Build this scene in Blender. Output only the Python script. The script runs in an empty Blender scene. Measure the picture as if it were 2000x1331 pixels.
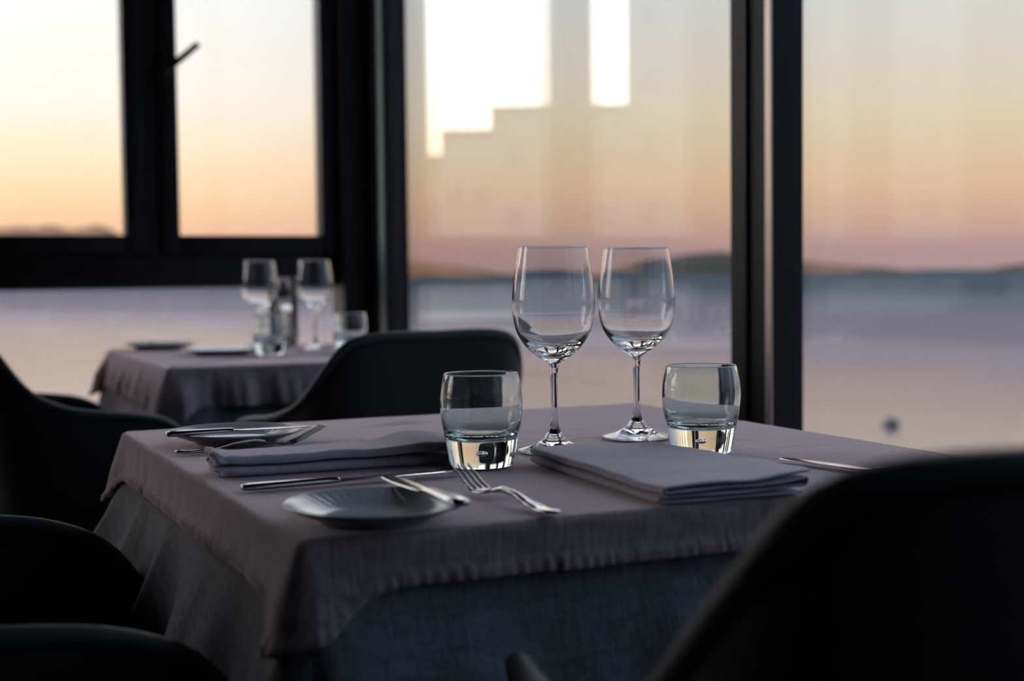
import bpy, bmesh, math, random
from mathutils import Vector, Matrix, noise
C = bpy.context.scene
COL = C.collection
PI = math.pi
random.seed(7)

# ------------------------------------------------------------------ camera
YAW, PITCH, ROLL, CAM_Z = 0.4291, 0.0481, 0.0105, 0.95
cd = bpy.data.cameras.new('camera')
cd.sensor_width = 36.0
cd.lens = 48.6
cd.clip_start = 0.02
cd.clip_end = 60000
cam = bpy.data.objects.new('camera', cd)
COL.objects.link(cam)
fwd = Vector((math.sin(YAW) * math.cos(PITCH), math.cos(YAW) * math.cos(PITCH), -math.sin(PITCH)))
right = Vector((math.cos(YAW), -math.sin(YAW), 0))
up = right.cross(fwd)
cr, sr = math.cos(ROLL), math.sin(ROLL)
r2 = right * cr - up * sr     # a slight roll: verticals lean to the right going down
u2 = right * sr + up * cr
M = Matrix((r2, u2, -fwd)).transposed().to_4x4()
M.translation = Vector((0, 0, CAM_Z))
cam.matrix_world = M
cd.dof.use_dof = True
cd.dof.focus_distance = 1.50
cd.dof.aperture_fstop = 3.8
C.camera = cam

C.view_settings.view_transform = 'Standard'
C.view_settings.look = 'None'
C.view_settings.exposure = 0.0
C.view_settings.gamma = 1.0
C.view_settings.use_curve_mapping = False
cy = C.cycles
cy.max_bounces = 20
cy.transparent_max_bounces = 40
cy.transmission_bounces = 16
cy.glossy_bounces = 8
cy.diffuse_bounces = 5
cy.caustics_reflective = False
cy.caustics_refractive = False
cy.sample_clamp_indirect = 6.0
cy.use_denoising = True

# ------------------------------------------------------------------ node helpers
class NT:
    def __init__(s, tree):
        s.t = tree
    def n(s, kind, **kw):
        nd = s.t.nodes.new(kind)
        for k, v in kw.items():
            setattr(nd, k, v)
        return nd
    def put(s, sock, v):
        if hasattr(v, 'is_output') or isinstance(v, bpy.types.NodeSocket):
            s.t.links.new(v, sock)
        else:
            sock.default_value = v
    def math(s, op, a, b=None, c=None, clamp=False):
        nd = s.n('ShaderNodeMath', operation=op, use_clamp=clamp)
        for i, v in enumerate((a, b, c)):
            if v is not None:
                s.put(nd.inputs[i], v)
        return nd.outputs[0]
    def mix(s, fac, a, b, mode='MIX'):
        nd = s.n('ShaderNodeMix', data_type='RGBA', blend_type=mode)
        s.put(nd.inputs[0], fac); s.put(nd.inputs[6], a); s.put(nd.inputs[7], b)
        return nd.outputs[2]
    def ramp(s, fac, stops, interp='LINEAR'):
        nd = s.n('ShaderNodeValToRGB')
        nd.color_ramp.interpolation = interp
        els = nd.color_ramp.elements
        while len(els) < len(stops):
            els.new(0.5)
        for e, (p, c) in zip(els, stops):
            e.position = p
            e.color = (*c, 1) if len(c) == 3 else c
        s.put(nd.inputs[0], fac)
        return nd.outputs[0]
    def smooth(s, v, a, b):
        nd = s.n('ShaderNodeMapRange', interpolation_type='SMOOTHSTEP')
        s.put(nd.inputs[0], v); nd.inputs[1].default_value = a; nd.inputs[2].default_value = b
        return nd.outputs[0]
    def noise(s, vec, scale, detail=2.0, rough=0.5):
        nd = s.n('ShaderNodeTexNoise')
        if vec is not None:
            s.put(nd.inputs['Vector'], vec)
        nd.inputs['Scale'].default_value = scale
        nd.inputs['Detail'].default_value = detail
        nd.inputs['Roughness'].default_value = rough
        return nd.outputs[0]

# ------------------------------------------------------------------ sky: dusk gradient, brighter towards the sunset at the left
world = bpy.data.worlds.new('sky')
C.world = world
world.use_nodes = True
wt = NT(world.node_tree)
world.node_tree.nodes.clear()
tc = wt.n('ShaderNodeTexCoord')
sx = wt.n('ShaderNodeSeparateXYZ')
wt.put(sx.inputs[0], tc.outputs['Generated'])
az = wt.math('MULTIPLY', wt.math('ARCTAN2', sx.outputs[0], sx.outputs[1]), 180 / PI)
el = wt.math('MULTIPLY', wt.math('ARCSINE', sx.outputs[2]), 180 / PI)
elf = wt.math('POWER', wt.math('DIVIDE', wt.math('MAXIMUM', el, 0.0), 90.0), 0.5)
def ep(d):
    return (d / 90.0) ** 0.5
SC = 0.4   # ramp colours are stored at half strength so that they stay below 1
west = wt.ramp(elf, [(0.0, (.40, .20, .19)), (ep(1.2), (.44, .225, .175)), (ep(2.6), (.48, .30, .175)), (ep(4.5), (.50, .375, .25)),
                     (ep(7), (.49, .435, .385)), (ep(11), (.47, .455, .45)), (ep(20), (.60, .58, .62)),
                     (ep(45), (.56, .57, .66)), (1.0, (.42, .48, .60))])
north = wt.ramp(elf, [(0.0, (.205, .140, .155)), (ep(.9), (.235, .150, .150)), (ep(2.0), (.31, .195, .152)), (ep(3.6), (.37, .250, .165)),
                      (ep(6.5), (.375, .310, .232)), (ep(11), (.345, .335, .33)), (ep(20), (.52, .50, .54)),
                      (ep(45), (.54, .55, .64)), (1.0, (.42, .48, .60))])
east = wt.ramp(elf, [(0.0, (.10, .11, .15)), (ep(4), (.13, .13, .18)), (ep(12), (.15, .19, .26)), (ep(45), (.23, .30, .42)), (1.0, (.38, .45, .58))])
f1 = wt.smooth(az, 8.0, 28.0)
f2 = wt.smooth(az, 45.0, 95.0)
f3 = wt.smooth(az, -70.0, -130.0)
s1 = wt.mix(f1, west, north)
s2 = wt.mix(f2, s1, east)
s3 = wt.mix(f3, s2, east)
d0 = wt.math('DIVIDE', wt.math('SUBTRACT', az, -48.0), 26.0)
d1 = wt.math('DIVIDE', wt.math('SUBTRACT', el, 6.0), 22.0)
gl = wt.math('EXPONENT', wt.math('MULTIPLY', wt.math('ADD', wt.math('MULTIPLY', d0, d0), wt.math('MULTIPLY', d1, d1)), -1.0))
GLOW = 5.0
high = wt.math('MULTIPLY', wt.smooth(el, 12.0, 32.0), wt.math('MULTIPLY', wt.math('SUBTRACT', 1.0, f2), wt.math('SUBTRACT', 1.0, f3)))
gain = wt.math('ADD', wt.math('MULTIPLY_ADD', high, 0.75, 1.03), wt.math('MULTIPLY', gl, GLOW))
bg = wt.n('ShaderNodeBackground')
wt.put(bg.inputs[0], s3)
wt.put(bg.inputs[1], wt.math('MULTIPLY', gain, 1.0 / SC))
wo = wt.n('ShaderNodeOutputWorld')
wt.t.links.new(bg.outputs[0], wo.inputs[0])
world.cycles.sampling_method = 'MANUAL'
world.cycles.sample_map_resolution = 2048

# ------------------------------------------------------------------ materials
def mat(name, base, rough=0.5, metal=0.0, spec=0.5, **kw):
    m = bpy.data.materials.new(name)
    m.use_nodes = True
    b = m.node_tree.nodes['Principled BSDF']
    b.inputs['Base Color'].default_value = (*base, 1)
    b.inputs['Roughness'].default_value = rough
    b.inputs['Metallic'].default_value = metal
    b.inputs['Specular IOR Level'].default_value = spec
    for k, v in kw.items():
        b.inputs[k.replace('_', ' ')].default_value = v
    return m

def bump(m, height_fn, strength=0.3, dist=0.001, color_fn=None):
    t = NT(m.node_tree)
    b = m.node_tree.nodes['Principled BSDF']
    co = t.n('ShaderNodeTexCoord').outputs['Object']
    h = height_fn(t, co)
    bn = t.n('ShaderNodeBump')
    bn.inputs['Strength'].default_value = strength
    bn.inputs['Distance'].default_value = dist
    t.put(bn.inputs['Height'], h)
    t.t.links.new(bn.outputs[0], b.inputs['Normal'])
    if color_fn:
        t.put(b.inputs['Base Color'], color_fn(t, co, h))
    return m

def weave_h(sc):
    def f(t, co):
        s = t.n('ShaderNodeSeparateXYZ'); t.put(s.inputs[0], co)
        mp = t.n('ShaderNodeMapping'); t.put(mp.inputs[0], co); mp.inputs['Scale'].default_value = (sc, sc * .06, sc * .06)
        mq = t.n('ShaderNodeMapping'); t.put(mq.inputs[0], co); mq.inputs['Scale'].default_value = (sc * .06, sc, sc * .06)
        mr = t.n('ShaderNodeMapping'); t.put(mr.inputs[0], co); mr.inputs['Scale'].default_value = (sc * .5, sc * .5, sc * .03)
        a = t.noise(mp.outputs[0], 1, 2); b = t.noise(mq.outputs[0], 1, 2); c = t.noise(mr.outputs[0], 1, 2)
        return t.math('ADD', t.math('ADD', a, b), c)
    return f

def linen(name, base, strength=0.35, sheen=0.25, var=1.9):
    m = mat(name, base, 0.85, spec=0.15, Sheen_Weight=sheen, Sheen_Roughness=0.42, Sheen_Tint=(1.0, .86, .93, 1))
    def col(t, co, h):
        big = t.noise(co, 9.0, 3)
        f = t.math('MULTIPLY_ADD', t.math('SUBTRACT', h, 1.5), var, 0.5)
        c1 = t.mix(t.math('MAXIMUM', t.math('MINIMUM', f, 1.0), 0.0), tuple(x * .72 for x in base) + (1,), tuple(min(1, x * 1.25) for x in base) + (1,))
        return t.mix(t.math('MULTIPLY', big, 0.35), c1, tuple(x * .8 for x in base) + (1,))
    return bump(m, weave_h(480), strength, 0.0006, col)

M_TOPPER = linen('grey_linen', (.40, .325, .335), 0.5, 1.0)
M_UNDER = linen('dark_linen', (.200, .212, .240), 0.6)
M_NAPKIN = linen('napkin_cotton', (.70, .67, .75), 0.10, 0.5, 0.5)
M_FRAME = mat('black_frame', (.006, .006, .0075), 0.45, spec=0.3)
bump(M_FRAME, lambda t, co: t.noise(co, 260, 2), 0.08, 0.0005)
M_STRIP = mat('brushed_metal_strip', (.80, .68, .62), 0.38, 1.0)
M_GREEN = mat('grey_green_edge', (.52, .62, .62), 0.5)
M_WALL = mat('dark_wall', (.05, .042, .040), 0.8)
bump(M_WALL, lambda t, co: t.noise(co, 60, 4), 0.2, 0.002)
M_CEIL = mat('dark_ceiling', (.06, .055, .052), 0.85)
bump(M_CEIL, lambda t, co: t.noise(co, 40, 4), 0.2, 0.002)
M_FLOOR = mat('dark_floor_boards', (.035, .026, .020), 0.5)
def floor_col(t, co, h):
    br = t.n('ShaderNodeTexBrick')
    t.put(br.inputs['Vector'], co)
    br.inputs['Scale'].default_value = 1.0
    br.inputs['Color1'].default_value = (.040, .030, .023, 1)
    br.inputs['Color2'].default_value = (.030, .022, .018, 1)
    br.inputs['Mortar'].default_value = (.008, .006, .005, 1)
    br.inputs['Mortar Size'].default_value = .004
    br.inputs['Brick Width'].default_value = 1.8
    br.inputs['Row Height'].default_value = .14
    return t.mix(h, br.outputs[0], (.02, .014, .011, 1))
bump(M_FLOOR, lambda t, co: t.noise(co, 14, 5), 0.15, 0.002, floor_col)
M_SHELL = mat('black_woven_shell', (.0150, .0158, .0170), 0.62, spec=0.3)
def shell_h(t, co):
    w1 = t.n('ShaderNodeTexWave', wave_type='BANDS', bands_direction='DIAGONAL'); t.put(w1.inputs['Vector'], co); w1.inputs['Scale'].default_value = 190
    w2 = t.n('ShaderNodeTexWave', wave_type='BANDS', bands_direction='Z'); t.put(w2.inputs['Vector'], co); w2.inputs['Scale'].default_value = 150
    return t.math('MULTIPLY', w1.outputs[1], w2.outputs[1])
bump(M_SHELL, shell_h, 0.5, 0.001)
M_PIPING = mat('dark_piping', (.040, .048, .056), 0.5, spec=0.35)
bump(M_PIPING, lambda t, co: t.noise(co, 400, 2), 0.2, 0.0005)
M_CUSHION = mat('black_cushion', (.012, .012, .013), 0.8)
bump(M_CUSHION, weave_h(500), 0.3, 0.001)
M_LEG = mat('dark_leg_wood', (.02, .014, .010), 0.45)
bump(M_LEG, lambda t, co: t.noise(co, 50, 3), 0.1, 0.001)
M_STEEL = mat('polished_steel', (.62, .60, .60), 0.13, 1.0)
bump(M_STEEL, lambda t, co: t.noise(co, 30, 2), 0.04, 0.001)
M_CHINA = mat('glazed_porcelain', (.46, .48, .51), 0.16, spec=0.42)
bump(M_CHINA, lambda t, co: t.noise(co, 25, 2), 0.03, 0.001)
M_WOOD = mat('table_wood', (.05, .035, .025), 0.5)
bump(M_WOOD, lambda t, co: t.noise(co, 30, 3), 0.1, 0.001)

def glassmat(name, tint, ior=1.5):
    m = bpy.data.materials.new(name); m.use_nodes = True
    t = NT(m.node_tree); m.node_tree.nodes.clear()
    g = t.n('ShaderNodeBsdfGlass'); g.inputs['Color'].default_value = (*tint, 1); g.inputs['Roughness'].default_value = 0.0
    g.inputs['IOR'].default_value = ior
    va = t.n('ShaderNodeVolumeAbsorption'); va.inputs['Color'].default_value = (.72, .90, .88, 1); va.inputs['Density'].default_value = 6.0
    o = t.n('ShaderNodeOutputMaterial')
    t.t.links.new(g.outputs[0], o.inputs[0])
    t.t.links.new(va.outputs[0], o.inputs[1])
    return m
def glassclear(name, tint, ior=1.5):
    m = glassmat(name, tint, ior)
    for l in list(m.node_tree.links):
        if l.to_socket.name == 'Volume':
            m.node_tree.links.remove(l)
    return m
M_CRYSTAL = glassclear('clear_crystal', (.968, .974, .976), 1.5)
M_TUMBLER = glassclear('clear_tumbler_glass', (.95, .985, .98), 1.5)

M_PANE = bpy.data.materials.new('window_pane_glass'); M_PANE.use_nodes = True
t = NT(M_PANE.node_tree); M_PANE.node_tree.nodes.clear()
geo = t.n('ShaderNodeNewGeometry')
ior = t.math('MULTIPLY_ADD', geo.outputs['Backfacing'], (1 / 1.52 - 1.52), 1.52)
fr = t.n('ShaderNodeFresnel'); t.put(fr.inputs['IOR'], ior)
tr = t.n('ShaderNodeBsdfTransparent'); tr.inputs[0].default_value = (.985, .992, .988, 1)
gs = t.n('ShaderNodeBsdfGlossy'); gs.inputs['Roughness'].default_value = 0.0; gs.inputs[0].default_value = (1, 1, 1, 1)
mx = t.n('ShaderNodeMixShader'); t.put(mx.inputs[0], fr.outputs[0])
t.t.links.new(tr.outputs[0], mx.inputs[1]); t.t.links.new(gs.outputs[0], mx.inputs[2])
o = t.n('ShaderNodeOutputMaterial'); t.t.links.new(mx.outputs[0], o.inputs[0])

M_SEA = bpy.data.materials.new('evening_sea'); M_SEA.use_nodes = True
def sea_mat():
    t = NT(M_SEA.node_tree); M_SEA.node_tree.nodes.clear()
    g = t.n('ShaderNodeNewGeometry').outputs['Position']
    mp = t.n('ShaderNodeMapping'); t.put(mp.inputs[0], g); mp.inputs['Scale'].default_value = (.05, .05, .05)
    big = t.noise(mp.outputs[0], 1.0, 4, .6)
    mp2 = t.n('ShaderNodeMapping'); t.put(mp2.inputs[0], g); mp2.inputs['Scale'].default_value = (1.6, 1.6, 1.6)
    small = t.noise(mp2.outputs[0], 1.0, 4, .6)
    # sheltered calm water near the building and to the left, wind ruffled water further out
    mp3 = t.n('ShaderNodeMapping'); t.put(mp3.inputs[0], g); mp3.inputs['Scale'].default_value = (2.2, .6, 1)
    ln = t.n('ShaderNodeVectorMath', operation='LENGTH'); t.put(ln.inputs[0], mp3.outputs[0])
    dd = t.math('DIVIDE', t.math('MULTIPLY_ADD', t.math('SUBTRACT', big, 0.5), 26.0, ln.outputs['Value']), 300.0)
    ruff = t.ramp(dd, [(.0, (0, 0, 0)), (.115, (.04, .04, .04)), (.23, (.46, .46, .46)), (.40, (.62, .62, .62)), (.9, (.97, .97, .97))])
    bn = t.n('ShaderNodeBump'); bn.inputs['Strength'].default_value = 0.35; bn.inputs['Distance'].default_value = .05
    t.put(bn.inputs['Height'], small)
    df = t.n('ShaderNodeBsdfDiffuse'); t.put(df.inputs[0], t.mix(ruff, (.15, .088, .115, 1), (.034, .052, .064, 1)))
    gl_ = t.n('ShaderNodeBsdfGlossy'); t.put(gl_.inputs['Roughness'], t.math('MULTIPLY_ADD', ruff, .42, .12))
    t.t.links.new(bn.outputs[0], gl_.inputs['Normal']); t.t.links.new(bn.outputs[0], df.inputs['Normal'])
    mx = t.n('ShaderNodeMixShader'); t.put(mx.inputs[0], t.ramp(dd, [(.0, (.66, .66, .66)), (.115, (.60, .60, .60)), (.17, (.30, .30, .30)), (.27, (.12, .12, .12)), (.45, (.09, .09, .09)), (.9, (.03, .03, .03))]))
    t.t.links.new(df.outputs[0], mx.inputs[1]); t.t.links.new(gl_.outputs[0], mx.inputs[2])
    o = t.n('ShaderNodeOutputMaterial'); t.t.links.new(mx.outputs[0], o.inputs[0])
sea_mat()
M_HILL = mat('heath_island', (.085, .070, .050), 0.95, spec=0.1)
bump(M_HILL, lambda t, co: t.noise(co, .02, 4), 0.5, 6.0, lambda t, co, h: t.mix(t.smooth(t.noise(co, .006, 3), .42, .62), (.045, .042, .032, 1), (.34, .17, .085, 1)))
M_PLASTER = mat('pale_plaster', (.62, .56, .46), 0.85)
bump(M_PLASTER, lambda t, co: t.noise(co, 2, 3), 0.2, .02)
M_ROOF = mat('dark_roof', (.10, .08, .075), 0.8)
M_WIN = mat('curtained_window', (.42, .40, .38), 0.6)
M_BUOY = mat('buoy_paint', (.05, .06, .07), 0.5)

# ------------------------------------------------------------------ object helpers
def link(name, bm, m, parent=None, smooth=True, doublecheck=True):
    me = bpy.data.meshes.new(name)
    if doublecheck:
        bmesh.ops.recalc_face_normals(bm, faces=bm.faces)
    bm.to_mesh(me); bm.free()
    if smooth:
        for p in me.polygons:
            p.use_smooth = True
    me.materials.append(m)
    o = bpy.data.objects.new(name, me)
    COL.objects.link(o)
    if parent is not None:
        o.parent = parent
    return o
def tag(o, label=None, cat=None, group=None, kind=None):
    if label: o['label'] = label
    if cat: o['category'] = cat
    if group: o['group'] = group
    if kind: o['kind'] = kind
    return o
def thing(name, loc, rz, label, cat, group=None):
    o = bpy.data.objects.new(name, None)
    o.empty_display_size = .05
    COL.objects.link(o)
    o.location = loc; o.rotation_euler = (0, 0, rz)
    return tag(o, label, cat, group)
def dup(root, loc, rz, label, group=None, rot=None):
    r = root.copy(); COL.objects.link(r)
    r.location = loc; r.rotation_euler = rot if rot else (0, 0, rz)
    r['label'] = label
    if group: r['group'] = group
    for ch in list(root.children):
        c = ch.copy(); COL.objects.link(c); c.parent = r
        for g in ch.children:
            d = g.copy(); COL.objects.link(d); d.parent = c
    return r
def box(bm, x0, x1, y0, y1, z0, z1, bev=0.0):
    r = bmesh.ops.create_cube(bm, size=1)
    vs = r['verts']
    for v in vs:
        v.co = Vector((x0 + (v.co.x + .5) * (x1 - x0), y0 + (v.co.y + .5) * (y1 - y0), z0 + (v.co.z + .5) * (z1 - z0)))
    if bev:
        es = list({e for v in vs for e in v.link_edges})
        bmesh.ops.bevel(bm, geom=es, offset=bev, segments=2, affect='EDGES', profile=.7)
def boxes(*bs, bev=0.0):
    bm = bmesh.new()
    for b in bs:
        box(bm, *b, bev=bev)
    return bm
def catmull(pts, n):
    out = []
    P = [Vector(p) for p in pts]
    for i in range(len(P) - 1):
        p0 = P[max(i - 1, 0)]; p1 = P[i]; p2 = P[i + 1]; p3 = P[min(i + 2, len(P) - 1)]
        for k in range(n):
            u = k / n
            out.append(.5 * ((2 * p1) + (p2 - p0) * u + (2 * p0 - 5 * p1 + 4 * p2 - p3) * u * u + (3 * p1 - p0 - 3 * p2 + p3) * u ** 3))
    out.append(P[-1])
    return out
def lathe(prof, seg=96, close=False, bm=None):
    """prof: list of (r, z). r==0 ends collapse to a pole."""
    bm = bm or bmesh.new()
    rings = []
    for (r, z) in prof:
        if r < 1e-6:
            rings.append([bm.verts.new((0, 0, z))])
        else:
            rings.append([bm.verts.new((r * math.cos(2 * PI * k / seg), r * math.sin(2 * PI * k / seg), z)) for k in range(seg)])
    for a, b in zip(rings, rings[1:]):
        for k in range(seg):
            k2 = (k + 1) % seg
            if len(a) == 1 and len(b) == 1: continue
            if len(a) == 1: bm.faces.new((a[0], b[k2], b[k]))
            elif len(b) == 1: bm.faces.new((a[k], a[k2], b[0]))
            else: bm.faces.new((a[k], a[k2], b[k2], b[k]))
    return bm
def loft(bm, rings, cap=True):
    R = [[bm.verts.new(p) for p in ring] for ring in rings]
    n = len(R[0])
    for a, b in zip(R, R[1:]):
        for k in range(n):
            bm.faces.new((a[k], a[(k + 1) % n], b[(k + 1) % n], b[k]))
    if cap:
        bm.faces.new(R[0]); bm.faces.new(R[-1][::-1])
def sweep(bm, st, seg=12):
    """st: (x, y, z, half width across x, half thickness along z) running along y"""
    rings = []
    for (x, y, z, w, h) in st:
        rings.append([(x + w * math.copysign(abs(math.cos(a)) ** .8, math.cos(a)), y, z + h * math.copysign(abs(math.sin(a)) ** .9, math.sin(a)))
                      for a in (2 * PI * k / seg for k in range(seg))])
    loft(bm, rings)
def tube(bm, pts, r, seg=8, closed=False):
    n = len(pts); rings = []
    P = [Vector(p) for p in pts]
    for i in range(n):
        a = P[(i - 1) % n] if closed else P[max(i - 1, 0)]
        b = P[(i + 1) % n] if closed else P[min(i + 1, n - 1)]
        d = (b - a).normalized()
        s = d.cross(Vector((0, 0, 1)))
        if s.length < 1e-4: s = Vector((1, 0, 0))
        s.normalize(); q = s.cross(d)
        rr = r[i] if isinstance(r, (list, tuple)) else r
        rings.append([bm.verts.new(P[i] + s * rr * math.cos(2 * PI * k / seg) + q * rr * math.sin(2 * PI * k / seg)) for k in range(seg)])
    m = n if closed else n - 1
    for i in range(m):
        a = rings[i]; b = rings[(i + 1) % n]
        for k in range(seg):
            bm.faces.new((a[k], a[(k + 1) % seg], b[(k + 1) % seg], b[k]))
    if not closed:
        bm.faces.new(rings[0]); bm.faces.new(rings[-1][::-1])

# ------------------------------------------------------------------ room shell
YG, XG = 4.45, 1.51           # glass planes of the two window walls
XW, YB = -6.0, -4.5           # the walls behind the camera
ZC, ZH = 2.75, 2.45
def struct(name, bm, m, parent=None, smooth=False):
    o = link(name, bm, m, parent, smooth)
    if parent is None: tag(o, kind='structure')
    return o
struct('floor', boxes((XW - .2, XG + .12, YB - .2, YG + .12, -.25, 0)), M_FLOOR)
struct('ceiling', boxes((XW - .2, XG + .12, YB - .2, YG + .12, ZC, ZC + .2)), M_CEIL)
struct('wall_left', boxes((XW - .2, XW, YB - .2, YG + .12, 0, ZC)), M_WALL)
struct('wall_back', boxes((XW, XG + .12, YB - .2, YB, 0, ZC)), M_WALL)
struct('wall_front', boxes((XW, XG + .1, YG - .06, YG + .12, ZH, ZC), (XW, XG + .1, YG - .06, YG + .12, 0, .10)), M_FRAME)
struct('wall_right', boxes((XG - .04, XG + .12, YB, YG - .065, ZH, ZC), (XG - .04, XG + .12, YB, YG - .065, 0, .06)), M_FRAME)

def pane(parent, x0, x1, y0, y1, z0, z1, ax):
    """double glazing: two sheets 16 mm apart"""
    for k in (0, 1):
        if ax == 'y':
            b = (x0, x1, y0 + k * .020, y0 + k * .020 + .004, z0, z1)
        else:
            b = (x0 + k * .020, x0 + k * .020 + .004, y0, y1, z0, z1)
        link('pane', boxes(b), M_PANE, parent, False)

# far window wall: pairs of opening sashes above a low transom, fixed glass below
def handle(parent, x, z):
    bm = bmesh.new()
    box(bm, x - .014, x + .014, YG - .092, YG - .079, z - .035, z + .035, .004)
    link('handle_plate', bm, M_FRAME, parent)
    bm = bmesh.new()
    tube(bm, [(x, YG - .088, z), (x, YG - .125, z), (x + .012, YG - .130, z + .011), (x + .105, YG - .130, z + .092)], [.010, .010, .011, .010], 12)
    link('handle_lever', bm, M_FRAME, parent)
units = [(.273, .70, .865, 1.326)]
P = 1.33
for k in range(1, 6):
    units.append((.273 - P * k, .70 - P * k, .865 - P * k, 1.326 - P * k))
wn = 1
for (a0, a1, b0, b1) in units:
    o = struct('window_%d' % wn, boxes(((a1 + b0) / 2 - .024, (a1 + b0) / 2 + .024, YG - .06, YG + .06, 1.0, ZH - .01), bev=.004), M_FRAME)
    wn += 1
    zb, zt = 1.082, ZH - .06
    for (x0, x1, nm) in ((a0, a1, 'sash'), (b0, b1, 'sash')):
        e = .058
        bm = bmesh.new()
        box(bm, x0 - e, x0, YG - .074, YG + .006, zb - e, zt + e, .006)
        box(bm, x1, x1 + e, YG - .074, YG + .006, zb - e, zt + e, .006)
        box(bm, x0, x1, YG - .074, YG + .006, zb - e, zb, .003)
        box(bm, x0, x1, YG - .074, YG + .006, zt, zt + e, .003)
        s = link(nm, bm, M_FRAME, o)
        pane(s, x0 + .001, x1 - .001, YG - .012, 0, zb, zt, 'y')
    handle(o, b0 - .050, 1.578)
    # transom, posts and the fixed lower glass
    link('transom', boxes((a0 - .2, b1 + .06, YG - .055, YG + .06, .92, 1.026), bev=.004), M_FRAME, o)
    link('post', boxes((a0 - .20, a0 - .058, YG - .062, YG + .06, .10, ZH), bev=.004), M_FRAME, o)
    pane(o, a0 - .15, b1 + .04, YG - .008, 0, .10, .925, 'y')
    bmx = boxes((a0 - .16, b1 + .05, YG - .045, YG - .02, .915, .922))
    link('glazing_bead', bmx, M_GREEN, o, False)

# corner column and the columns of the right window wall
cbm = boxes((1.326 + .056, XG + .10, YG - .115, YG + .018, 0, ZC), bev=.006)
struct('trim_1', cbm, M_FRAME)
struct('trim_2', boxes((XG - .040, XG + .02, YG - .175, YG - .116, 0, ZC), bev=.004), M_FRAME)
struct('trim_3', boxes((XG - .019, XG + .004, YG - .235, YG - .176, 0, ZC)), M_FRAME)
struct('trim_9', boxes((XG - .026, XG - .0192, YG - .222, YG - .176, .06, ZH)), M_GREEN)
def column(n, y0, y1):
    o = struct('trim_%d' % n, boxes((XG - .04, XG + .028, y0, y1, 0, ZC), bev=.004), M_FRAME)
    link('cover_strip', boxes((XG - .0425, XG - .0385, y0 + .001, y0 + .020, .06, ZH), bev=.001), M_STRIP, o)
    link('ridge', boxes((XG - .046, XG - .039, y1 - .062, y1 - .056, .06, ZH)), M_FRAME, o)
    return o
cols = [(2.078, 2.214)]
step = 2.17
for k in range(1, 3):
    cols.append((2.078 - step * k, 2.214 - step * k))
for k, (c0, c1) in enumerate(cols):
    column(4 + k, c0, c1)
spans = [(2.214, YG - .25), (cols[1][1], cols[0][0]), (cols[2][1], cols[1][0]), (YB, cols[2][0])]
for k, (y0, y1) in enumerate(spans):
    bm = bmesh.new()
    for (a, b, c, d) in ((y0, y1, .06, .09), (y0, y1, ZH - .03, ZH)):
        box(bm, XG - .03, XG + .05, a, b, c, d)
    w = struct('window_%d' % wn, bm, M_FRAME)
    wn += 1
    pane(w, XG, 0, y0, y1, .09, ZH - .03, 'x')

# ------------------------------------------------------------------ outside: sea, islands, houses by the shore, buoy
bm = bmesh.new()
def seagrid():
    rs = [3, 8, 20, 50, 120, 300, 800, 2000, 6000, 20000, 50000]
    seg = 48
    rings = [[bm.verts.new((r * math.cos(2 * PI * k / seg), r * math.sin(2 * PI * k / seg), 0)) for k in range(seg)] for r in rs]
    c = bm.verts.new((0, 0, 0))
    for k in range(seg):
        bm.faces.new((c, rings[0][k], rings[0][(k + 1) % seg]))
    for a, b in zip(rings, rings[1:]):
        for k in range(seg):
            bm.faces.new((a[k], b[k], b[(k + 1) % seg], a[(k + 1) % seg]))
seagrid()
sea = link('sea', bm, M_SEA, None, False, False)
sea.location.z = -1.5
tag(sea, kind='structure')

def island(name, prof, label, d0, d1):
    """prof: (azimuth degrees, elevation degrees seen from the room)"""
    pts = catmull([(a, e, 0) for a, e in prof], 14)
    bm = bmesh.new(); rows = []
    nr = 9
    for p in pts:
        a = math.radians(p.x); row = []
        for j in range(nr):
            u = j / (nr - 1)
            d = d0 + (d1 - d0) * u
            dm = d0 + (d1 - d0) * .45
            hmax = max(0, .95 + dm * math.tan(math.radians(p.y)) + 1.5)
            sh = math.sin(PI * min(1, u / .9)) ** .7 if u < .9 else 0
            z = hmax * sh * (1 + .05 * noise.noise(Vector((p.x * 1.7, u * 3, 1)))) - 3.0 * (1 - sh)
            row.append(bm.verts.new((d * math.sin(a), d * math.cos(a), z - 1.5)))
        rows.append(row)
    for r, s in zip(rows, rows[1:]):
        for j in range(nr - 1):
            bm.faces.new((r[j], r[j + 1], s[j + 1], s[j]))
    o = link(name, bm, M_HILL)
    tag(o, label, 'island')
    return o
island('island', [(-14, 0), (-8, 1.3), (-2, 1.7), (2, 1.9), (4.4, 2.02), (6.2, 2.06), (7.2, 1.95), (7.9, 2.10), (8.6, 1.90), (9.6, 1.2), (12, .4), (14, -.05)], 'distant dark island behind the left casement window', 900, 1300)
island('island', [(16, .9), (18, .85), (19.97, .68), (21.66, .46), (23.14, .22), (24.2, .02), (24.8, -.1)], 'low dark island behind the chair left of the wine glasses', 1200, 1500)
island('island', [(26.9, -.1), (27.8, .03), (29.0, .25), (29.9, .45), (31.6, .72), (33.0, .82), (34.5, .72), (36.7, .38), (38.1, .24), (40.1, .06), (41, -.1)], 'brown island behind the right wine glass and the column', 1300, 1600)
island('island', [(43.3, -.1), (44.2, .10), (45.5, .25), (48, .3), (51, -.1)], 'small dark island at the right end of the horizon', 1500, 1700)

bm = bmesh.new()
lathe([(0, -.25), (.16, -.22), (.22, -.05), (.20, .08), (.13, .18), (.06, .215), (0, .22)], 24, bm=bm)
b = link('buoy', bm, M_BUOY); b.location = (14.38, 17.18, -1.5); b.scale = (.65, .65, .65)
tag(b, 'small dark buoy floating on the sea behind the right windows', 'buoy')

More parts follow.
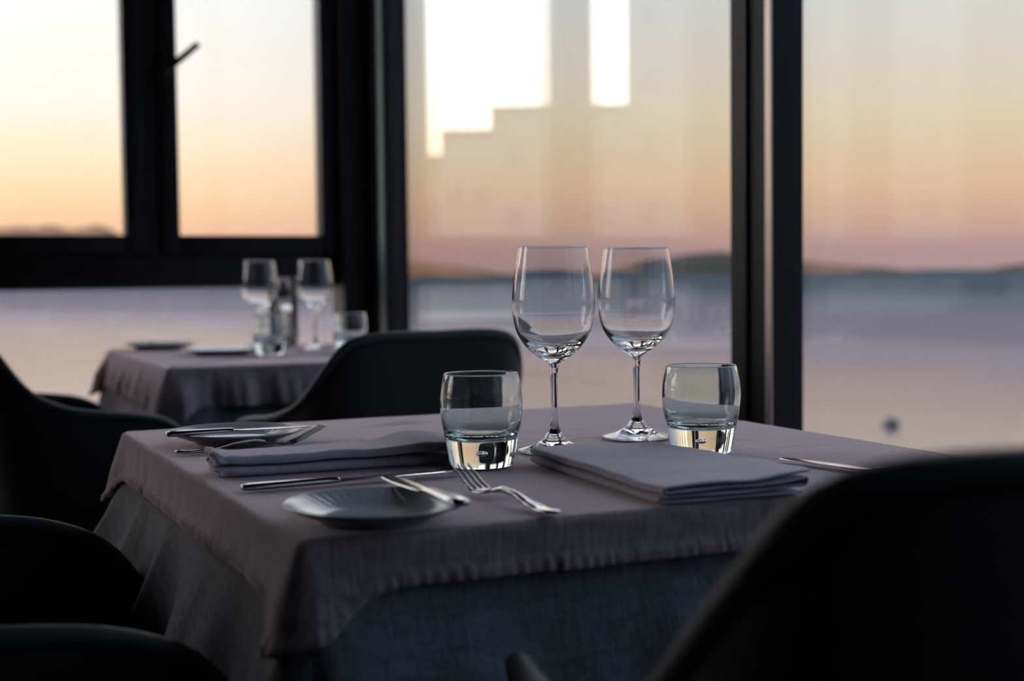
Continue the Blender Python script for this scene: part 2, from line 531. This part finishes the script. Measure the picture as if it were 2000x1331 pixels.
def house(x_az0, x_az1, d, eltop, label, floors, roof=0.0):
    a0, a1 = math.radians(x_az0), math.radians(x_az1)
    p0 = Vector((math.sin(a0) * d, math.cos(a0) * d, 0)); p1 = Vector((math.sin(a1) * d, math.cos(a1) * d, 0))
    p0.x += 3.02; p1.x += 3.02      # seen from where the window's reflection looks out
    mid = (p0 + p1) / 2; w = (p1 - p0).length
    top = .95 + d * math.tan(math.radians(eltop)) + 1.2
    rz = math.atan2((p1 - p0).y, (p1 - p0).x)
    root = thing('house', (mid.x, mid.y, -1.2), rz, label, 'house', 'houses on the shore seen reflected in the window')
    link('wall', boxes((-w / 2, w / 2, 0, 9, 0, top)), M_PLASTER, root, False)
    link('roof', boxes((-w / 2, w / 2, -.3, 9.3, top, top + .25)), M_ROOF, root, False)
    nx = max(2, int(w / 2.6))
    for f in range(floors):
        for i in range(nx):
            cx = -w / 2 + (i + .5) * w / nx; cz = 1.2 + f * (top - 1) / floors
            link('window', boxes((cx - .5, cx + .5, -.05, .05, cz, cz + 1.4)), M_WIN, root, False)
struct('trim_8', boxes((-95, -12, 62, 110, -2.2, -1.2)), M_PLASTER).name = 'land_shore'
house(-21.75, -20.0, 84, 4.7, 'narrow low pale house at the right end of the shore row', 2)
house(-23.8, -21.75, 84, 5.75, 'pale house with two floors between its lower and taller neighbours', 2)
house(-29.4, -23.8, 84, 6.7, 'wide pale apartment house of three floors on the shore', 3)
house(-46, -29.4, 84, 15, 'tall pale tower block of six floors on the shore', 6)

# ------------------------------------------------------------------ chairs: moulded tub shell with low arms
RIM = [(0, -.285, .842), (.12, -.282, .842), (.180, -.268, .828), (.212, -.238, .785), (.240, -.175, .722), (.262, -.085, .690),
       (.272, .02, .680), (.270, .115, .668), (.262, .180, .640), (.247, .222, .585), (.215, .245, .505), (.15, .252, .462), (0, .258, .452)]
BEND = [(0, -.195, .425), (.07, -.190, .425), (.118, -.172, .425), (.150, -.145, .425), (.175, -.105, .425), (.192, -.05, .425),
        (.200, .01, .425), (.202, .07, .425), (.200, .12, .426), (.192, .165, .428), (.170, .195, .430), (.11, .212, .432), (0, .218, .432)]
def half(c, n=4):
    h = catmull(c, n)
    left = [Vector((-p.x, p.y, p.z)) for p in h[1:-1]][::-1]
    return h + left
def make_chair(loc, rz, label, back=.86):
    root = thing('tub_chair', loc, rz, label, 'chair', None)
    R = half([(x, y, z if z < .68 else .68 + (z - .68) * (back - .68) / .162) for x, y, z in RIM]); B = half(BEND); n = len(R)
    rings = []
    cen = Vector((0, .02, .428))
    for f in (.25, .55, .8):
        rings.append([cen.lerp(b, f) + Vector((0, 0, -.006 * (1 - f))) for b in B])
    for u in (0, .12, .25, .4, .55, .7, .85, 1.0):
        ring = []
        for r, b in zip(R, B):
            h = r.z - b.z
            ctl = Vector((b.x + (r.x - b.x) * .80, b.y + (r.y - b.y) * .72, b.z + .10 * h))
            ring.append(b * (1 - u) ** 2 + ctl * 2 * u * (1 - u) + r * u * u)
        rings.append(ring)
    bm = bmesh.new()
    c = bm.verts.new(cen - Vector((0, 0, .006)))
    V = [[bm.verts.new(p) for p in ring] for ring in rings]
    for k in range(n):
        bm.faces.new((c, V[0][k], V[0][(k + 1) % n]))
    for a, b in zip(V, V[1:]):
        for k in range(n):
            bm.faces.new((a[k], b[k], b[(k + 1) % n], a[(k + 1) % n]))
    shell = link('shell', bm, M_SHELL, root)
    so = shell.modifiers.new('thick', 'SOLIDIFY'); so.thickness = .016; so.offset = 0
    sb = shell.modifiers.new('round', 'SUBSURF'); sb.levels = 1; sb.render_levels = 2
    bm = bmesh.new()
    tube(bm, [p + Vector((0, 0, .001)) for p in R], .0095, 8, True)
    link('rim', bm, M_PIPING, root)
    # seat cushion
    bm = bmesh.new()
    rr = []
    for f, z in ((.0, .437), (.95, .437), (1.0, .446), (.98, .462), (.90, .472), (.5, .477), (.0, .478)):
        rr.append([Vector((b.x * f * .93, .02 + (b.y - .02) * f * .93, z)) for b in B])
    V = [[bm.verts.new(p) for p in ring] for ring in rr[1:-1]]
    bm.faces.new(V[0])
    for a, b in zip(V, V[1:]):
        for k in range(n):
            bm.faces.new((a[k], b[k], b[(k + 1) % n], a[(k + 1) % n]))
    ct = bm.verts.new((0, .02, .478))
    for k in range(n):
        bm.faces.new((ct, V[-1][k], V[-1][(k + 1) % n]))
    link('seat_cushion', bm, M_CUSHION, root)
    for sx in (-1, 1):
        for sy in (-1, 1):
            bm = bmesh.new()
            tube(bm, [(sx * .13, .02 + sy * .11, .425), (sx * .235, .02 + sy * .215, 0.0)], [.017, .011], 12)
            link('leg', bm, M_LEG, root)
    bm = boxes((-.14, .14, -.005, .035, .398, .418), (-.02, .02, -.12, .15, .398, .418), bev=.004)
    link('under_frame', bm, M_LEG, root, False)
    return root
ch0 = make_chair((.634, .702, 0), -.309, 'black tub chair in the foreground with its back to the camera, right of the plates')
dup(ch0, (.042, 1.375, 0), -1.58, 'black tub chair at the bottom left corner facing the side of the near table')
ch1 = make_chair((.893, 2.572, 0), .17, 'black tub chair facing the far table, its back just behind the near table', .838)
ch1.scale = (.97, .74, 1)
dup(ch0, (.36, 3.03, 0), -1.42, 'black tub chair at the left edge facing the far table').scale = (1, .8, 1)

# ------------------------------------------------------------------ tables
def make_table(cx, cyy, sx, sy, top, label):
    root = thing('dining_table', (cx, cyy, 0), 0, label, 'table')
    link('tabletop', boxes((-sx / 2 + .006, sx / 2 - .006, -sy / 2 + .006, sy / 2 - .006, top - .035, top - .006), bev=.006), M_WOOD, root, False)
    for i in (-1, 1):
        for j in (-1, 1):
            x, y = i * (sx / 2 - .09), j * (sy / 2 - .09)
            link('leg', boxes((x - .025, x + .025, y - .025, y + .025, 0, top - .035), bev=.004), M_WOOD, root, False)
    return root

def cloth(name, cx, cyy, sx, sy, top, edge, over, m, label, cone, cornerlen, ripple, hemr, rad, seed, step=.006, thick=.0016, tilt=.03, hemamp=.0016):
    """draped square cloth: flat top grid, rounded edge, hanging sides with corner cones"""
    per = []   # perimeter points: (x, y, nx, ny, distance to nearest corner signed, side)
    hx, hy = sx / 2, sy / 2
    cr_ = .010
    def side(p0, p1, nrm, sid):
        L = (Vector(p1) - Vector(p0)).length; n = max(4, int(L / step))
        for k in range(n):
            u = k / n; x = p0[0] + (p1[0] - p0[0]) * u; y = p0[1] + (p1[1] - p0[1]) * u
            per.append((x, y, nrm[0], nrm[1], min(u * L, L - u * L), sid, 0.0))
    def corner(c, a0, sid):
        n = 10
        for k in range(n):
            a = a0 + (PI / 2) * k / n
            per.append((c[0] + cr_ * math.cos(a), c[1] + cr_ * math.sin(a), math.cos(a), math.sin(a), 0.0, sid, (k / n)))
    side((-hx + cr_, -hy), (hx - cr_, -hy), (0, -1), 0); corner((hx - cr_, -hy + cr_), -PI / 2, 10)
    side((hx, -hy + cr_), (hx, hy - cr_), (1, 0), 1); corner((hx - cr_, hy - cr_), 0, 11)
    side((hx - cr_, hy), (-hx + cr_, hy), (0, 1), 2); corner((-hx + cr_, hy - cr_), PI / 2, 12)
    side((-hx, hy - cr_), (-hx, -hy + cr_), (-1, 0), 3); corner((-hx + cr_, -hy + cr_), PI, 13)
    n = len(per)
    rows = max(14, int(max(over) / (.0045 if max(over) < .2 else .02)))
    bm = bmesh.new()
    # running length for the ripples
    s = 0; S = []
    for k in range(n):
        S.append(s); q = per[(k + 1) % n]; p = per[k]; s += math.hypot(q[0] - p[0], q[1] - p[1])
    def ovr(k):
        p = per[k]
        def o_of(i): return over[i % 4]
        if p[5] < 10: return o_of(p[5])
        i = p[5] - 10
        return o_of(i) * (1 - p[6]) + o_of(i + 1) * p[6]
    V = []
    arc = rad * PI / 2
    for j in range(rows + 1):
        row = []
        for k in range(n):
            x, y, nx, ny, dc, sid, cu = per[k]
            w = math.exp(-(dc / (.034 if max(over) < .2 else .09)) ** 2)
            Lk = arc + ovr(k) + cornerlen * w
            l = Lk * j / rows
            if l < arc:
                a = l / rad
                out = rad * math.sin(a) - rad; z = top - rad * (1 - math.cos(a)); d = 0
            else:
                d = l - arc; out = 0; z = top - rad - d
            hang = max(0.0, d)
            o1 = cone * w * hang + tilt * hang
            nz = noise.noise(Vector((S[k] * ripple[0] + seed, .3 * hang, seed)))
            nz2 = noise.noise(Vector((S[k] * ripple[0] * 2.7 + seed, .5 * hang, seed + 5)))
            f = min(1.0, max(0.0, hang - (.045 if max(over) > .2 else 0)) / ripple[2])
            if max(over) > .2: nz = 1 - 2.2 * abs(nz); nz2 *= .7
            o1 += ripple[1] * f * (1.0 * nz + .5 * nz2 + .55)
            if hemr:
                e = max(0.0, 1 - (Lk - l) / .013)
                o1 += hemamp * (min(1, e * 3)) * (1.0 + .9 * (.5 + .9 * noise.noise(Vector((S[k] * 22, seed, 3)))) * math.sin(S[k] * 2 * PI / .0115 + 5 * noise.noise(Vector((S[k] * 26, seed, 0)))) + .8 * noise.noise(Vector((S[k] * 120, seed, 7))))
                o1 += .0013 * (1 if Lk - l < .012 else 0)
            px = x + nx * (out + o1); py = y + ny * (out + o1)
            row.append(bm.verts.new((px, py, z + (.0006 * noise.noise(Vector((px * 12, py * 12, seed))) if j < 3 else 0))))
        V.append(row)
    for a, b in zip(V, V[1:]):
        for k in range(n):
            bm.faces.new((a[k], a[(k + 1) % n], b[(k + 1) % n], b[k]))
    # top: concentric rings shrinking towards the centre
    prev = V[0]
    rings = 46
    inner0 = [(v.co.x, v.co.y) for v in V[0]]
    for r in range(1, rings):
        f = 1 - r / rings
        row = []
        for k in range(n):
            x, y = inner0[k][0] * f, inner0[k][1] * f
            row.append(bm.verts.new((x, y, top + crease(x, y, seed))))
        for k in range(n):
            bm.faces.new((prev[k], row[k], row[(k + 1) % n], prev[(k + 1) % n]))
        prev = row
    bm.faces.new(prev)
    o = link(name, bm, m)
    o.location = (cx, cyy, 0)
    md = o.modifiers.new('thick', 'SOLIDIFY'); md.thickness = thick; md.offset = -1
    tag(o, label, 'tablecloth')
    return o
def crease(x, y, seed):
    v = Vector((x * 9 + seed, y * 5, seed))
    e = min(1, max(0, (.36 - max(abs(x), abs(y) * .9)) / .05))
    z = .0007 * noise.noise(v) + .0004 * noise.noise(v * 4.1)
    # pressed fold lines and one small raised pucker
    for (a, b, c, w, h) in PUCKER:
        u = a * x + b * y - c
        z += h * math.exp(-(u / w) ** 2) * (.6 + .4 * noise.noise(Vector((x * 20, y * 20, 3))))
    for (px, py, ax, wl, ws, h) in BUMPS:
        dx, dy = x - px, y - py
        u = dx * math.cos(ax) + dy * math.sin(ax); q = -dx * math.sin(ax) + dy * math.cos(ax)
        z += h * math.exp(-(u / wl) ** 2 - (q / ws) ** 2)
    return z * e
PUCKER = [(1, .05, .10, .003, .0016), (.05, 1, -.12, .003, .0014), (.08, 1, .16, .0028, .0016), (1, -.06, -.15, .003, .0012), (-.25, 1, .06, .0022, .0012), (.30, 1, .02, .0022, .0010)]
BUMPS = [(-.046, .3125, .08, .045, .006, .0050), (.10, .285, .1, .05, .006, .0022), (.13, .17, -.5, .03, .005, .0018), (.10, .05, .3, .05, .006, .0012)]

TX, TY, TSX, TSY, TZ = .6688, 1.4299, .7753, .8451, .75
make_table(TX, TY, TSX - .012, TSY - .012, TZ - .003, 'square dining table in front, hidden under its grey cloths')
cloth('tablecloth', TX, TY, TSX - .008, TSY - .008, TZ - .0025, 0, (.68, .68, .68, .68), M_UNDER,
      'long dark grey tablecloth hanging to the floor under the short cloth of the near table', .16, .02, (6.5, .034, .11), False, .010, 3.3, step=.008, tilt=.012)
PU_keep = PUCKER
cloth('table_topper', TX, TY, TSX, TSY, TZ, 0, (.034, .040, .045, .046), M_TOPPER,
      'short grey linen cloth with a gathered hem over the near table', .22, .034, (9.0, .0055, .04), True, .0085, 1.1, step=.0026)

T2X, T2Y, T2Z = .545 + TSX / 2, 2.946 + TSY / 2, .76
PUCKER, BUMPS = PUCKER[:2], []
make_table(T2X, T2Y, TSX - .012, TSY - .012, T2Z - .003, 'square dining table by the corner windows, hidden under its grey cloths')
cloth('tablecloth', T2X, T2Y, TSX - .008, TSY - .008, T2Z - .0025, 0, (.69, .69, .69, .69), M_UNDER,
      'long dark grey tablecloth under the short cloth of the far table', .14, .02, (6.5, .024, .22), False, .010, 8.3, step=.010, tilt=.012)
cloth('table_topper', T2X, T2Y, TSX, TSY, T2Z, 0, (.075, .075, .075, .078), M_TOPPER,
      'short grey linen cloth with wavy hanging sides over the far table', .22, .03, (17.0, .027, .05), True, .012, 6.1, step=.005)

# ------------------------------------------------------------------ glassware
def make_wine(loc, label, group):
    root = thing('wine_glass', loc, 0, label, 'wine glass', group)
    z_b, z_f = .0985, .0225
    out = catmull([(.0052, 0, z_b), (.0085, 0, .1005), (.0205, 0, .108), (.0325, 0, .1195), (.0412, 0, .1345), (.0450, 0, .1500), (.0464, 0, .1640),
                   (.0456, 0, .180), (.0424, 0, .206), (.0388, 0, .2290)], 8)
    inn = catmull([(.0380, 0, .2290), (.0416, 0, .206), (.0447, 0, .180), (.0455, 0, .1640), (.0441, 0, .1500), (.0400, 0, .1352), (.0305, 0, .1228),
                   (.0180, 0, .1150), (.0080, 0, .1116), (0, 0, .1108)], 8)
    lip = [(.0387, .2294), (.0384, .2295), (.0381, .2294)]
    link('bowl', lathe([(p.x, p.z) for p in out] + lip + [(max(0, p.x), p.z) for p in inn], 128), M_CRYSTAL, root, doublecheck=False)
    st = catmull([(.0052, 0, z_b), (.0050, 0, .094), (.0043, 0, .085), (.0037, 0, .068), (.0035, 0, .050), (.0039, 0, .036), (.0052, 0, .028), (.0074, 0, z_f)], 8)
    link('stem', lathe([(p.x, p.z) for p in st][::-1], 64), M_CRYSTAL, root, doublecheck=False)
    ft = catmull([(.0074, 0, z_f), (.0100, 0, .0190), (.0125, 0, .0150), (.0180, 0, .0108), (.0270, 0, .0068), (.0370, 0, .0040), (.0410, 0, .0030), (.0420, 0, .0022), (.0413, 0, .0012), (.0395, 0, .0008)], 6)
    under = catmull([(.0395, 0, .0008), (.030, 0, .0020), (.018, 0, .0036), (.008, 0, .0045), (0, 0, .0048)], 5)
    link('foot', lathe([(p.x, p.z) for p in under][::-1] + [(p.x, p.z) for p in ft[::-1]][1:], 128), M_CRYSTAL, root, doublecheck=False)
    return root
def make_tumbler(loc, label, group):
    root = thing('tumbler', loc, 0, label, 'tumbler', group)
    out = catmull([(.0310, 0, .0008), (.0330, 0, .0030), (.0350, 0, .012), (.0378, 0, .028), (.0412, 0, .046), (.0429, 0, .062), (.0424, 0, .076), (.0405, 0, .088), (.0388, 0, .0960)], 8)
    inn = catmull([(.0366, 0, .0960), (.0384, 0, .088), (.0402, 0, .076), (.0407, 0, .062), (.0388, 0, .048), (.0345, 0, .0365), (.0250, 0, .0305), (.012, 0, .0285), (0, 0, .0280)], 8)
    lip = [(.0385, .0968), (.0377, .0971), (.0369, .0968)]
    base = [(0, .0016), (.012, .0014), (.024, .0010)]
    prof = base + [(p.x, p.z) for p in out] + lip + [(max(p.x, 0), p.z) for p in inn]
    link('glass_body', lathe(prof, 128), M_TUMBLER, root, doublecheck=False)
    # the air bubble in the thick base: its surface faces inwards
    bm = bmesh.new()
    bmesh.ops.create_uvsphere(bm, u_segments=32, v_segments=16, radius=1)
    for v in bm.verts:
        v.co = Vector((v.co.x * .0042, v.co.y * .0042, .0165 + v.co.z * .0027))
    bmesh.ops.reverse_faces(bm, faces=bm.faces)
    link('air_bubble', bm, M_TUMBLER, root, doublecheck=False)
    return root
Z = TZ + .0010
w0 = make_wine((.683, 1.381, Z), 'clear wine glass on the near table, the left one of the pair', 'wine glasses on the near table')
dup(w0, (.826, 1.446, Z), 1.0, 'clear wine glass on the near table, the right one of the pair', 'wine glasses on the near table')
t0 = make_tumbler((.564, 1.311, Z), 'thick-based water tumbler behind the near fork, left of both wine glasses', 'tumblers on the near table')
dup(t0, (.818, 1.290, Z), .7, 'thick-based water tumbler behind the square folded napkin, right of both wine glasses')
Z2 = T2Z + .0010
G2 = 'glasses on the far table'
dup(w0, (.897, 3.526, Z2), .3, 'blurred wine glass on the far table, the left one behind a tumbler', G2)
dup(w0, (1.026, 3.467, Z2), .9, 'blurred wine glass on the far table, the right one beside the chair back', G2)
dup(t0, (.859, 3.291, Z2), .3, 'blurred tumbler on the far table in front of the left wine glass', G2)
dup(t0, (1.055, 3.270, Z2), .9, 'blurred tumbler on the far table just above the chair back', G2)
# oil lamp: clear cylinder with a bowl and a metal wick cap
lamp = thing('oil_lamp', (.985, 3.62, Z2), 0, 'tall clear glass oil lamp with dark wick cap between the far wine glasses', 'oil lamp')
link('glass_cylinder', lathe([(0, .0), (.036, .0), (.038, .002), (.038, .185), (.0375, .186), (.036, .185), (.036, .004), (0, .004)], 64), M_CRYSTAL, lamp, doublecheck=False)
bm = lathe([(p.x, p.z) for p in catmull([(0, 0, .075), (.018, 0, .078), (.031, 0, .092), (.033, 0, .106), (.026, 0, .120), (.012, 0, .127), (0, 0, .128)], 6)], 48)
link('reservoir', bm, M_CRYSTAL, lamp, doublecheck=False)
link('wick_cap', lathe([(0, .122), (.022, .124), (.022, .134), (.012, .142), (.005, .160), (0, .166)], 32), M_LEG, lamp)

# ------------------------------------------------------------------ plates
def make_plate(loc, label, sc, group):
    root = thing('bread_plate', loc, 0, label, 'plate', group)
    seg = 240
    bm = bmesh.new()
    prof = [(0, .0040), (.020, .0040), (.036, .0042), (.043, .0052), (.050, .0075), (.058, .0105), (.066, .0132), (.0715, .0150), (.0740, .0160), (.0750, .0155),
            (.0745, .0140), (.066, .0105), (.056, .0065), (.047, .0030), (.0445, .0004), (.0415, .0004), (.0410, .0020), (.020, .0022), (0, .0022)]
    pf = catmull([(r, 0, z) for r, z in prof], 3)
    rings = []
    for i, p in enumerate(pf):
        r, z = max(p.x, 0) * sc, p.z
        if r < 1e-5:
            rings.append([bm.verts.new((0, 0, z))]); continue
        up_ = i < 25
        fl = math.exp(-((r / sc - .060) / .009) ** 2) if up_ else 0
        rings.append([bm.verts.new((r * math.cos(2 * PI * k / seg), r * math.sin(2 * PI * k / seg), z + fl * .00016 * math.cos(48 * 2 * PI * k / seg))) for k in range(seg)])
    for a, b in zip(rings, rings[1:]):
        for k in range(seg):
            k2 = (k + 1) % seg
            if len(a) == 1 and len(b) == 1: continue
            if len(a) == 1: bm.faces.new((a[0], b[k], b[k2]))
            elif len(b) == 1: bm.faces.new((a[k], b[0], a[k2]))
            else: bm.faces.new((a[k], b[k], b[k2], a[k2]))
    link('dish', bm, M_CHINA, root)
    return root
pl = make_plate((.362, 1.062, Z), 'small glazed plate nearest the camera with a butter knife across it', 1.0, 'bread plates')
q = dup(pl, (.386, 1.642, Z), .2, 'small glazed plate at the far left of the near table with a knife across it', 'bread plates'); q.scale = (1.06, 1.06, 1)
dup(pl, (.675, 3.72, Z2), .2, 'blurred plate at the back left corner of the far table', 'bread plates').scale = (1.3, 1.3, 1)
dup(pl, (.755, 3.36, Z2), .2, 'blurred plate in front on the far table left of the tumbler', 'bread plates').scale = (1.3, 1.3, 1)

# ------------------------------------------------------------------ cutlery (modelled along +y, handle end at the origin)
def make_fork(loc, rz, label):
    root = thing('fork', loc, rz, label, 'fork', 'forks')
    def zc(y):
        pts = [(0, .0040), (.025, .0030), (.05, .0050), (.08, .0095), (.105, .0105), (.122, .0075), (.138, .0040), (.150, .0036), (.165, .0080), (.185, .0160), (.200, .0225)]
        for (a, za), (b, zb) in zip(pts, pts[1:]):
            if y <= b:
                u = (y - a) / (b - a); u = u * u * (3 - 2 * u) * .5 + u * .5
                return za + (zb - za) * u
        return pts[-1][1]
    hw = [(0, .0035, .0014), (.004, .0072, .0019), (.015, .0092, .0022), (.035, .0080, .0023), (.06, .0055, .0026), (.085, .0038, .0028), (.105, .0031, .0028), (.118, .0034, .0024)]
    bm = bmesh.new()
    fine = catmull([(a, b, c) for a, b, c in hw], 5)
    sweep(bm, [(0, p.x, zc(p.x), p.y, p.z) for p in fine], 16)
    link('handle', bm, M_STEEL, root)
    bm = bmesh.new()
    st = catmull([(.1165, .0034, .0023), (.122, .0050, .0019), (.130, .0088, .0014), (.140, .0115, .0012), (.150, .0122, .0012), (.153, .0121, .0012)], 4)
    sweep(bm, [(0, p.x, zc(p.x), p.y, p.z) for p in st], 16)
    for k in range(4):
        x0 = (-1.5 + k) * .0066; 
        ys_ = [.1515, .160, .170, .180, .190, .197, .200]
        sweep(bm, [(x0 * (1 - .10 * (y - .15) / .05), y, zc(y), w, .0010) for y, w in zip(ys_, (.0022, .0020, .0018, .0017, .0015, .0011, .0005))], 8)
    link('tines', bm, M_STEEL, root)
    return root
def make_knife(loc, rz, label, L=.215, rot=None):
    root = thing('table_knife', loc, rz, label, 'knife', 'knives')
    if rot: root.rotation_euler = rot
    h = L * .44
    bm = bmesh.new()
    st = catmull([(0, .0040, .0020), (.004, .0078, .0032), (.02, .0088, .0036), (h * .6, .0070, .0034), (h * .9, .0055, .0032), (h, .0060, .0028)], 5)
    sweep(bm, [(0, p.x, .0040, p.y, p.z) for p in st], 16)
    link('handle', bm, M_STEEL, root)
    bm = bmesh.new()
    st = catmull([(h - .002, .0055, .0022), (h + .010, .0085, .0012), (h + .04, .0098, .0009), (L - .04, .0100, .0008), (L - .012, .0080, .0007), (L - .003, .0040, .0006), (L, .0008, .0004)], 5)
    sweep(bm, [(-.0012 * (p.y / .01), p.x, .0034, p.y, p.z) for p in st], 12)
    link('blade', bm, M_STEEL, root)
    return root
# the guest at the left edge: fork, napkin, knife from back to front
fk = make_fork((.297, 1.557, Z), -PI / 2 + .12, 'fork lying behind the long napkin beside the far plate')
kn = make_knife((.300, 1.262, Z), -PI / 2 + .04, 'table knife lying between the long napkin and the near plate')
fk.scale = (.90, .90, 1)
dup(fk, (.498, 1.005, Z), .06, 'fork in front of the left tumbler, its handle at the front table edge')
dup(kn, (.905, .985, Z), .24, 'table knife at the right of the square napkin, partly behind the foreground chair')
bk = make_knife((.4135, .999, Z + .0150), .01, 'butter knife resting across the right side of the near plate', .178)
dup(bk, (.294, 1.598, Z + .0158), -PI / 2 + .03, 'butter knife resting across the front of the far left plate')
dup(bk, (.63, 3.665, Z2 + .0150), -PI / 2 + .1, 'blurred knife across the back left plate of the far table')
dup(fk, (.80, 3.52, Z2), -PI / 2 + .6, 'blurred fork beside the plates on the far table')

# ------------------------------------------------------------------ napkins: cotton cloth folded in four layers
def make_napkin(loc, rz, label, w, L, seed, lift, crumple, th):
    """folded edge along x=0, layers run along +x to x=w, extruded along y from 0 to L"""
    t_, g = th
    prof = []
    nl = 4
    zz = [t_ / 2 + g * i for i in range(nl)]
    x0, x1 = .004, w
    def line(a, b, z, n=14):
        for k in range(n + 1):
            prof.append((a + (b - a) * k / n, z))
    def turn(x, za, zb, sgn):
        r = (zb - za) / 2
        for k in range(1, 6):
            a = -PI / 2 + PI * k / 6
            prof.append((x + sgn * r * 1.3 * math.cos(a), (za + zb) / 2 + r * math.sin(a)))
    line(x1, x0, zz[0]); turn(x0, zz[0], zz[1], -1); line(x0, x1 - .003, zz[1]); turn(x1 - .003, zz[1], zz[2], 1)
    line(x1 - .002, x0 + .002, zz[2]); turn(x0 + .002, zz[2], zz[3], -1); line(x0 + .002, x1 + .004, zz[3])
    ny = 60
    bm = bmesh.new(); rows = []
    for j in range(ny + 1):
        v = j / ny; row = []
        for i, (x, z) in enumerate(prof):
            lv = z / zz[-1]
            n1 = noise.noise(Vector((x * 14, v * 3.0, seed)))
            n2 = noise.noise(Vector((x * 5 + lv, v * 9.0, seed + 9)))
            zz_ = z + lv * (.0018 * n1 + .0015 * n2) + lv * lift(x / w, v)
            e0 = math.exp(-(v * L / .016) ** 2)
            cx_ = x + crumple * e0 * .007 * noise.noise(Vector((i * .35, v * 30, seed)))
            cz_ = zz_ + crumple * e0 * .010 * lv * max(-.3, noise.noise(Vector((i * .22, v * 25, seed + 4))) + .25)
            yy = v * L + .004 * noise.noise(Vector((x * 20, lv * 3, seed + 2))) * (1 if v < .5 else -1) + .004 * lv * (1 if v > .5 else -1)
            row.append(bm.verts.new((cx_ + .003 * lv * noise.noise(Vector((v * 5, lv * 2, seed))), yy, max(cz_, t_ / 2 * .6 + z * .6))))
        rows.append(row)
    for a, b in zip(rows, rows[1:]):
        for i in range(len(prof) - 1):
            bm.faces.new((a[i], a[i + 1], b[i + 1], b[i]))
    o = link('folded_napkin', bm, M_NAPKIN)
    md = o.modifiers.new('thick', 'SOLIDIFY'); md.thickness = t_ * .92; md.offset = 0
    sb = o.modifiers.new('round', 'SUBSURF'); sb.levels = 1; sb.render_levels = 1
    o.location = loc; o.rotation_euler = (0, 0, rz)
    return tag(o, label, 'napkin', 'folded napkins')
make_napkin((.600, 1.014, Z), -.06, 'square-folded grey napkin in front of the right tumbler', .148, .295, 2.0,
            lambda u, v: .008 * max(0, u - .6) * 2.2 * (1 - v) + .002 * math.exp(-((u - .35) / .3) ** 2), .15, (.0030, .0042))
# for the long napkin the folded edge faces the front of the table
make_napkin((.300, 1.356, Z), PI / 2 - .05 - PI / 2 * 0, 'long narrow folded napkin with crumpled left end, left of the tumbler', .062, .252, 5.0,
            lambda u, v: .007 * math.exp(-((v - .86) / .16) ** 2) * (.3 + u), 1.0, (.0036, .0056)).scale = (1, -1, 1)
